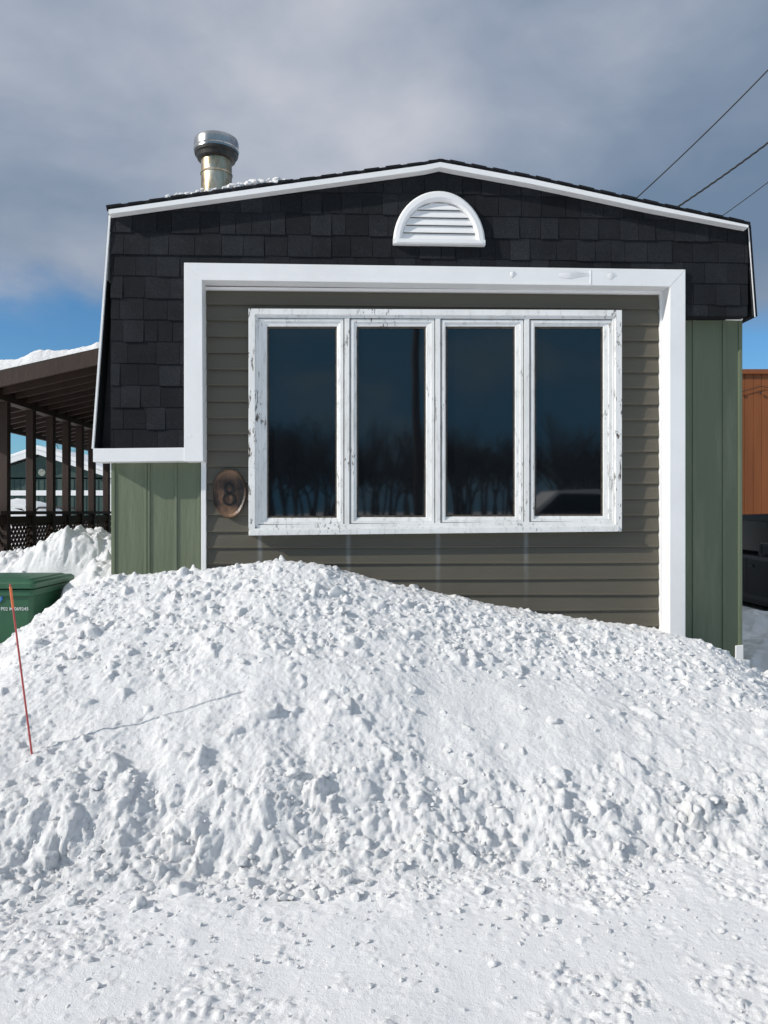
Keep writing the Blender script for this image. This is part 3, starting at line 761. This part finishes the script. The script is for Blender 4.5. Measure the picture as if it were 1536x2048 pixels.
# ---- plaque
pc=L(459,986,VW-0.03); n=40; ru=0.5*(U(493,VW)-U(425,VW)); rzv=0.5*(Z(938,VW)-Z(1033,VW))
def oval(sc,v): return [W(pc[0]+sc*ru*math.cos(2*math.pi*i/n)*(1+0.025*math.sin(5*i/n*6.28+1)),v,pc[2]+sc*rzv*math.sin(2*math.pi*i/n)*(1+0.02*math.sin(3*i/n*6.28))) for i in range(n)]
mb=MB(); ring=[oval(s_,v_) for s_,v_ in ((1.0,VW-0.012),(1.0,VW-0.040),(0.95,VW-0.050),(0.90,VW-0.046),(0.86,VW-0.042),(.5,VW-.041))]
fs=[(a*n+i,a*n+(i+1)%n,(a+1)*n+(i+1)%n,(a+1)*n+i) for a in range(len(ring)-1) for i in range(n)]+[tuple((len(ring)-1)*n+i for i in range(n))]
mb.add(sum(ring,[]),fs)
plq=finish("wooden_plaque",mb,M_plaque,None,label="scorched dark oval wooden plaque hung on the taupe siding",cat="plaque",bevel=0.002)
rim=MB(); ringa=[oval(s_,v_) for s_,v_ in ((1.012,VW-.02),(1.012,VW-.044),(.97,VW-.054),(.92,VW-.048))]
rim.add(sum(ringa,[]),[(a*n+i,a*n+(i+1)%n,(a+1)*n+(i+1)%n,(a+1)*n+i) for a in range(3) for i in range(n)])
finish("bark_rim",rim,M_rim,plq)
mb=MB()
def carv(pts,w_):
    for a,b in zip(pts[:-1],pts[1:]):
        mb.quadbar(W(pc[0]+a[0],VW-0.040,pc[2]+a[1]),W(pc[0]+b[0],VW-0.040,pc[2]+b[1]),0.010,w_)
carv([(0.0+0.040*math.cos(t),-0.046+0.042*math.sin(t)) for t in np.linspace(0,6.283,20)],0.017)
carv([(0.0+0.031*math.cos(t),0.036+0.036*math.sin(t)) for t in np.linspace(0,6.283,18)],0.016)
finish("carving",mb,M_char,plq)

# ------------------------------------------------------------------ snow stake
bx,by,bz=ray_pile(64,1510)
tx=(20-768)/F*(by-0.05); tz=CH+(1024-1168)/F*(by-0.05)
mb=MB(); b0=Vector((bx,by,bz)); t0=Vector((tx,by-0.05,tz)); dirn=(t0-b0)
mb.tube(b0-dirn*0.25,t0,0.0048,0.0046,10)
stk=finish("snow_stake",mb,M_red,None,smooth=False,label="thin red fibreglass driveway stake leaning in the snow pile",cat="snow stake")
mb=MB(); mb.tube(b0+dirn*0.86,b0+dirn*0.985,0.0060,0.0060,10); finish("reflective_band",mb,M_ored,stk)

# ------------------------------------------------------------------ wheeled bin
binr=empty("wheeled_bin",(-2.78,5.64,0.05),math.radians(0),"dark green wheeled recycling bin with white serial number in snow","bin")
def loft(mb,secs):
    n=len(secs[0]); vs=sum(secs,[]); fs=[]
    for a in range(len(secs)-1):
        for i in range(n): j=(i+1)%n; fs.append((a*n+i,a*n+j,(a+1)*n+j,(a+1)*n+i))
    fs.append(tuple(range(n-1,-1,-1))); fs.append(tuple((len(secs)-1)*n+i for i in range(n)))
    mb.add(vs,fs)
def rrect(w,d,z,r=0.03,cx=0,cy=0,n=4):
    out=[]
    for (sx,sy,a0) in ((1,1,0),(-1,1,90),(-1,-1,180),(1,-1,270)):
        for i in range(n+1):
            a=math.radians(a0+90*i/n); out.append((cx+sx*(w/2-r)+r*math.cos(a),cy+sy*(d/2-r)+r*math.sin(a),z))
    return out
mb=MB()
loft(mb,[rrect(.44,.46,0.0),rrect(.48,.52,.30),rrect(.565,.62,.95),rrect(.60,.66,.955),rrect(.60,.66,1.0)])
finish("bin_body",mb,M_bin,binr,bevel=0.004)
mb=MB(); loft(mb,[rrect(.63,.70,1.008),rrect(.635,.705,1.045),rrect(.60,.67,1.06),rrect(.54,.60,1.062),rrect(.50,.55,1.072),rrect(.3,.3,1.075)])
finish("lid",mb,M_bin,binr,bevel=0.004)
mb=MB(); mb.tube((-.25,.40,.97),(.25,.40,.97),.016,.016,12); mb.box(-.24,-.21,.3,.41,.955,.985); mb.box(.21,.24,.3,.41,.955,.985)
finish("handle",mb,M_bin,binr)
for sx in (-1,1):
    mb=MB(); mb.tube((sx*.22,.26,.10),(sx*.28,.26,.10),.10,.10,24); mb.tube((sx*.21,.26,.10),(sx*.29,.26,.10),.035,.035,16); finish("wheel",mb,M_black,binr,bevel=.006)
def textmesh(name,body,size,mat,parent,loc,rot):
    cu_=bpy.data.curves.new(name,'FONT'); cu_.body=body; cu_.size=size; cu_.extrude=0.0006; cu_.offset=0.0003
    to=bpy.data.objects.new(name+"_tmp",cu_); COL.objects.link(to)
    bpy.context.view_layer.update(); me=bpy.data.meshes.new_from_object(to.evaluated_get(bpy.context.evaluated_depsgraph_get()))
    bpy.data.objects.remove(to); me.materials.clear(); me.materials.append(mat)
    ob=bpy.data.objects.new(name,me); COL.objects.link(ob); ob.parent=parent; ob.location=loc; ob.rotation_euler=rot; return ob
yf=lambda z:-(.26+(.05)*(z-.30)/.65)-0.004
sl_=math.atan(.05/.65)
textmesh("lettering","P02 M 069245",0.034,M_white,binr,(0.055,yf(.85)-.001,.85),(math.pi/2+sl_,0,0))
mb=MB(); mb.tube((0.035,yf(.94),.945),(0.035,yf(.94)-.002,.945),.038,.038,32); emb=finish("emblem",mb,M_blue,binr)
mb=MB()
for a in (90,210,330):
    a0=math.radians(a); a1=math.radians(a+80)
    mb.quadbar((.035+.022*math.cos(a0),yf(.94)-.003,.945+.022*math.sin(a0)),(.035+.022*math.cos(a1),yf(.94)-.003,.945+.022*math.sin(a1)),.002,.008)
finish("emblem_mark",mb,M_white,emb)

# ------------------------------------------------------------------ covered porch
porch=empty("covered_porch",(0,D,0),TH,"brown wooden covered porch with lattice railing and snowy lean-to roof","porch")
UP=-3.72; pv=[]
for px in (10,62,102,133,160,184):
    a=(px-768)/F
    Yp=(UP+D*S)/(a*C+S); v=-(a*Yp)*S+(Yp-D)*C; pv.append(v)
zb_=2.70
for v in pv:
    mb=MB(); mb.box(UP-.04,UP+.04,v-.04,v+.04,0.25,zb_); finish("post",mb,M_brown,porch,bevel=.004)
for v in (pv[-1]+0.6,pv[-1]+1.2):
    mb=MB(); mb.box(UP-.04,UP+.04,v-.04,v+.04,0.25,zb_); finish("post",mb,M_brown,porch,bevel=.004)
v0=pv[0]-0.25; v1=pv[-1]+1.8
RB=2.775
def rz2(u): return RB+0.238*(u+3.9)
mb=MB(); mb.box(UP-.05,UP+.06,v0,v1,zb_,zb_+.11); finish("beam",mb,M_brown,porch)
mb=MB()
vfp=v0-0.25
mb.prism([(-4.35,rz2(-4.35)),(-2.1,rz2(-2.1)),(-2.1,rz2(-2.1)+.05),(-4.35,rz2(-4.35)+.05)],vfp,v1+.3)
v=vfp+.3
while v<v1+.2:
    mb.prism([(-4.3,rz2(-4.3)-.08),(-2.1,rz2(-2.1)-.08),(-2.1,rz2(-2.1)-.002),(-4.3,rz2(-4.3)-.002)],v,v+.04); v+=.28
mb.prism([(-4.36,rz2(-4.36)-.09),(-2.1,rz2(-2.1)-.09),(-2.1,rz2(-2.1)+.06),(-4.36,rz2(-4.36)+.06)],vfp-.03,vfp)
mb.box(-4.39,-4.35,vfp-.03,v1+.3,rz2(-4.37)-.10,rz2(-4.37)+.06)
finish("porch_roof",mb,M_brown,porch)
mb=MB()
zr=1.575
mb.box(UP-.07,UP+.07,v0,v1,zr,zr+.035); mb.box(UP-.03,UP+.03,v0,v1,zr-.10,zr-.02); mb.box(UP-.03,UP+.03,v0,v1,.98,1.04)
v=v0
while v<v1:
    for sgn in (1,-1):
        a=(UP+.012*sgn,v,1.03); b_=(UP+.012*sgn,v+.45,1.48)
        if sgn<0: a=(UP-.012,v+.45,1.03); b_=(UP-.012,v,1.48)
        mb.quadbar(a,b_,.008,.03)
    v+=.085
finish("railing",mb,M_brown,porch)
mb=MB(); mb.box(UP-.1,-2.1,v0,v1,.80,.88); mb.box(UP-.08,UP-.05,v0,v1,.25,.95); finish("deck",mb,M_brown,porch)
uu=np.arange(-4.36,-2.1,.02); vv=np.arange(vfp-.03,v1+.3,.03); A,B=np.meshgrid(uu,vv)
e_=np.clip(np.minimum((B-vfp+.03)/.06,(A+4.36)/.08),0,1)**.5
hh=RB+.238*(A+3.9)+.065+e_*(.075+.08*fbm(A,B,4,4,301,.6))
hh=np.maximum(hh,RB+.238*(A+3.9)+.055)
me=gridmesh("porch_snow",A*C-B*S,D+A*S+B*C,hh); me.materials.append(M_snow)
o=bpy.data.objects.new("porch_snow",me); COL.objects.link(o); tag(o,"layer of snow lying on the porch roof","snow","stuff")

# ------------------------------------------------------------------ neighbour house
nb=empty("neighbour_house",(-11.4,25,0.2),0,"dark green bungalow with white trim and snow-covered gable roof","house")
M_dg=simple("dark_green_siding",(0.02,0.05,0.045),(0.03,0.065,0.055),4,0.6,bs=10)
mb=MB(); mb.box(-2.35,2.35,0,9,0,2.55)
mb.prism([(-2.35,2.5),(2.35,2.5),(0,3.28)],0,9)
for i in range(24): mb.box(-2.35+i*.2,-2.33+i*.2,-.02,0.01,0.1,2.5)
finish("wall",mb,M_dg,nb)
mb=MB()
for sg in (-1,1):
    mb.prism([(0,3.30),(sg*2.7,2.42),(sg*2.7,2.56),(0,3.44)] if sg<0 else [(2.7,2.42),(2.7,2.56),(0,3.44),(0,3.30)],-.35,-.28)
mb.box(-2.36,2.36,-.04,-.005,1.95,2.12); mb.box(-2.38,-2.25,-.03,.02,0,2.5); mb.box(2.25,2.38,-.03,.02,0,2.5)
mb.box(-1.0,-.1,-.05,-.005,.6,1.6); finish("trim",mb,M_trim,nb)
mb=MB(); 
mb.prism([(0,3.44),(-2.7,2.56),(-2.7,2.66),(-1.4,3.12),(0,3.60),(1.3,3.18),(2.7,2.68),(2.7,2.56)][::-1],-.33,9.3); finish("roof",mb,M_snow,nb,bevel=.04)
mb=MB(); mb.tube((-.35,-.03,2.72),(-.35,-.008,2.72),.16,.16,16); mb.tube((-.0,-.03,2.72),(-.0,-.008,2.72),.12,.12,16); finish("gable_ornament",mb,simple("pale_ornament",(.3,.3,.22),(.6,.6,.5),20),nb)
g2=empty("white_garage",(-9.9,31,0.2),0,"white clapboard garage with snow on the roof","garage")
mb=MB(); mb.box(-2.2,2.2,0,6,0,2.4); mb.prism([(-2.2,2.4),(2.2,2.4),(0,3.0)],0,6)
for i in range(20): mb.box(-2.2,2.2,-.015,0.01,i*.12,i*.12+.02)
finish("wall",mb,M_trim,g2)
mb=MB(); mb.prism([(-2.5,2.3),(2.5,2.3),(2.5,2.45),(0,3.25),(-2.5,2.45)],-.2,6.2); finish("roof",mb,M_snow,g2,bevel=.03)
mb=MB(); mb.box(-1.5,1.5,-.05,-.01,0,2.0); 
for i in range(4): mb.box(-1.5,1.5,-.06,-.05,.45*i,.45*i+.03)
finish("garage_door",mb,M_carw,g2)

# ------------------------------------------------------------------ cars
def car(name,loc,rotz,paint,label,snowy=False):
    e=empty(name,loc,rotz,label,"car")
    mb=MB()
    side=[(-2.2,.35),(-2.25,.62),(-2.1,.85),(-1.15,.98),(-1.0,1.0),(1.75,1.03),(2.15,.98),(2.22,.6),(2.15,.33)]
    secs=[]
    for x,ins in ((-.90,.10),(-.86,.03),(-.5,0),(.5,0),(.86,.03),(.90,.10)):
        secs.append([(x,p[0]*(1-ins*.4),.33+(p[1]-.33)*(1-ins)) for p in side])
    loft(mb,secs); finish("body",mb,paint,e,bevel=.03)
    cab=[(-1.1,.98),(-.35,1.52),(.0,1.58),(1.1,1.56),(1.9,1.0)]
    mb=MB()
    loft(mb,[[(x*1.0,p[0],p[1]) for p in cab] for x in (-.70,.70)]); finish("roof",mb,M_snow if snowy else paint,e,bevel=.05)
    mb=MB()
    for sx in (-1,1): 
        mb.add([(sx*.712,-.85,1.04),(sx*.712,-.28,1.45),(sx*.712,1.05,1.49),(sx*.712,1.6,1.06)],[(0,1,2,3)])
    mb.add([(-.62,-1.075,1.03),(.62,-1.075,1.03),(.62,-.43,1.49),(-.62,-.43,1.49)],[(0,1,2,3)])
    finish("window",mb,M_carg,e)
    for sx in (-1,1):
        mb=MB()
        for yy in (-.75,.25,1.1): mb.box(sx*.899-.003,sx*.899+.004,yy,yy+.012,.42,.96)
        mb.box(sx*.90-.012,sx*.90+.014,.05,.19,.84,.87); mb.box(sx*.90-.012,sx*.90+.014,.92,1.06,.84,.87)
        mb.box(sx*.895-.01,sx*.895+.012,-.9,1.6,.40,.46)
        finish("door_trim",mb,M_black,e)
        for yy in (-1.4,1.35):
            mb=MB(); mb.tube((sx*.72,yy,.33),(sx*.915,yy,.33),.33,.33,28); w_=finish("wheel",mb,M_black,e,bevel=.03)
            mb=MB(); mb.tube((sx*.90,yy,.33),(sx*.925,yy,.33),.19,.17,20); finish("rim",mb,M_steel2,w_)
        mb=MB(); mb.box(sx*.86 if sx>0 else -1.12,1.12 if sx>0 else -.86,-.62,-.50,1.02,1.20); finish("wing_mirror",mb,M_black if not snowy else paint,e,bevel=.035)
        mb=MB(); mb.box(sx*.7-.14,sx*.7+.14,-2.24,-2.12,.62,.78); finish("headlight",mb,M_steel2,e,bevel=.03)
        mb=MB(); mb.box(sx*.7-.12,sx*.7+.12,2.12,2.23,.7,.88); finish("tail_light",mb,M_tail,e,bevel=.02)
    return e
car("parked_car",(6.0,10.3,0.0),0,M_car,"dark parked car beside the house in shade")
cs_=car("parked_car",(-7.9,16.3,0.22),math.pi/2+.1,M_carw,"white car buried under thick snow behind the porch",True)
M_carr=simple("red_car_paint",(0.38,0.04,0.03),(0.46,0.05,0.04),2,0.3)
car("parked_car",(6.6,-7.6,0.5),math.pi/2,M_carr,"red car with snowy roof parked across the road",True)
sx_=np.linspace(-2.35,2.35,40); sy_=np.linspace(-1,1,22)
A,B=np.meshgrid(sy_,sx_); hh=np.where(True,.55+.55*np.exp(-(B/1.9)**6)+.42*np.exp(-((B-.35)/1.15)**4),0)*np.clip(1-(np.abs(A)/1.0)**6,0,1)+.05*fbm(A,B,3,3,401)
ang=math.pi/2+.1
me=gridmesh("car_snow",-7.9+A*math.cos(ang)-B*math.sin(ang),16.3+A*math.sin(ang)+B*math.cos(ang),.22+hh+.13); me.materials.append(M_snow)
o=bpy.data.objects.new("car_snow",me); COL.objects.link(o); tag(o,"thick snow blanket covering the white car","snow","stuff")
mb=MB(); pts=[(-6.42,13.8,.9),(-6.42,13.8,1.62),(-6.36,13.8,1.68),(-5.72,13.8,1.68),(-5.66,13.8,1.62),(-5.66,13.8,.9)]
for a,b_ in zip(pts[:-1],pts[1:]): mb.tube(a,b_,.02,.02,8)
mb.tube((-6.42,13.8,1.4),(-5.66,13.8,1.4),.015,.015,8); mb.tube((-6.42,13.8,0.2),(-6.42,13.8,.95),.02,.02,8); mb.tube((-5.66,13.8,0.2),(-5.66,13.8,.95),.02,.02,8)
finish("metal_hoop_rail",mb,M_black,None,label="black bent tube hoop rail standing in snow",cat="rail")

# ------------------------------------------------------------------ orange shed
sh=empty("wooden_shed",(7.9,13.2,0.2),0,"orange stained wooden shed with vertical boards and dark base","shed")
mb=MB(); x=-2.0
while x<3.0:
    mb.box(x,x+.142,-.02-random.random()*.004,4.5,1.15,3.82,random.random()); x+=.148
mb.box(-1.99,2.99,-.006,4.5,.0,3.8)
finish("wall",mb,M_orange,sh,bevel=.003)
mb=MB(); mb.box(-2.02,3.02,-.045,-.006,0,.72); mb.box(-2.02,3.02,-.05,-.006,.75,1.13); finish("base_boards",mb,M_dkwood,sh)
mb=MB(); mb.box(-2.06,3.06,-.08,4.6,3.82,3.90); finish("roof",mb,M_orange,sh)
mb=MB()
for a in range(14):
    xa=-2+a*.35; mb.tube((xa,-.06,3.55-.06*math.sin(a*2.1)),(xa+.35,-.06,3.55-.06*math.sin((a+1)*2.1)),.006,.006,5)
    mb.tube((xa,-.06,3.50),(xa,-.06,3.46),.018,.012,6)
finish("light_string",mb,M_black,sh)

# ------------------------------------------------------------------ overhead wires
def wp3(px,py,Y): return Vector(((px-768)/F*Y,Y,CH+(1024-py)/F*Y))
def wire(a,b,r,label,tw=False):
    mb=MB(); n=36; pts=[]
    for i in range(n*(4 if tw else 1)+1):
        t=i/(n*(4 if tw else 1)); p=a.lerp(b,t); p.z-=0.10*math.sin(math.pi*t); pts.append(p)
    if not tw:
        for p,q_ in zip(pts[:-1],pts[1:]): mb.tube(p,q_,r,r,6,False)
    else:
        for ph in (0,2.1,4.2):
            tp_=[]
            for i,p in enumerate(pts):
                an=i*0.55+ph; tp_.append(p+Vector((math.cos(an)*r,0,math.sin(an)*r)))
            for p,q_ in zip(tp_[:-1],tp_[1:]): mb.tube(p,q_,r*.8,r*.8,5,False)
    finish("overhead_wire",mb,M_cable,None,label=label,cat="wire",group="service wires running down behind the roof",smooth=True)
wire(wp3(1235,431,9.0),wp3(1880,-235,6.2),.007,"thin black overhead wire")
wire(wp3(1310,444,8.6),wp3(1900,-20,6.4),.0065,"twisted black service cable sagging above the roof",True)
wire(wp3(1410,456,8.6),wp3(1900,40,6.6),.0045,"thin black overhead wire")

# ------------------------------------------------------------------ trees
def treemesh(seed,h):
    rs=random.Random(seed); tm=MB(); cm=MB()
    def br(p,d,ln,r,lv):
        seg=3; q_=p
        for s in range(seg):
            d=(d+Vector((rs.uniform(-.18,.18),rs.uniform(-.18,.18),rs.uniform(-.05,.14)))).normalized()
            nq=q_+d*ln/seg; r1=r*(1-.22)
            (tm if lv<2 else cm).tube(q_,nq,r,r1,6 if lv<2 else 3,False); q_=nq; r=r1
            if lv<4 and (s>0 or lv>0):
                for _ in range(2):
                    a=rs.uniform(0,6.28); side=Vector((math.cos(a),math.sin(a),rs.uniform(.1,.8))).normalized()
                    br(q_,(d*.6+side*.8).normalized(),ln*rs.uniform(.5,.72),r*.55,lv+1)
        if lv<4: br(q_,d,ln*.6,r,lv+1)
    br(Vector((0,0,0)),Vector((0,0,1)),h*.42,h*.022,0)
    return tm,cm
protos=[]
for sd in (1,2,3):
    tm,cm=treemesh(sd,7.0); a=bpy.data.meshes.new("trunk"); a.from_pydata(tm.v,[],tm.f); a.materials.append(M_bark)
    c_=bpy.data.meshes.new("crown"); c_.from_pydata(cm.v,[],cm.f); c_.materials.append(M_bark); protos.append((a,c_))
def tree(x,y,s,i,grp):
    a,c_=protos[i%3]
    e=bpy.data.objects.new("bare_tree",None); COL.objects.link(e); e.location=(x,y,0.1); e.scale=(s,s,s); e.rotation_euler=(0,0,i*1.7)
    tag(e,"leafless winter tree with fine grey-brown twigs","tree",None,grp)
    for nm,mm in (("trunk",a),("crown",c_)):
        ob=bpy.data.objects.new(nm,mm); COL.objects.link(ob); ob.parent=e
for i,(x,y,s) in enumerate([(-19.3,46,.95),(-21.5,48,.85),(-18.2,50,.85),(-25.0,46,.9),(-23.2,52,.9),(-20.4,55,.85),(-27.5,50,.8)]): tree(x,y,s,i,"bare trees behind the neighbouring house")
for i in range(170): tree(-38+i*0.72+random.uniform(-.6,.6),-90-random.uniform(0,40),random.uniform(1.6,2.4),i,"bare trees across the road")
mb=MB(); mb.tube((3.2,-15,0),(3.2,-15,9.5),.17,.12,14); pole=finish("utility_pole",mb,M_brown,None,label="weathered wooden utility pole across the snowy road",cat="utility pole",smooth=True)
mb=MB(); mb.box(2.3,4.1,-15.2,-15.12,8.6,8.72); finish("crossarm",mb,M_brown,pole)
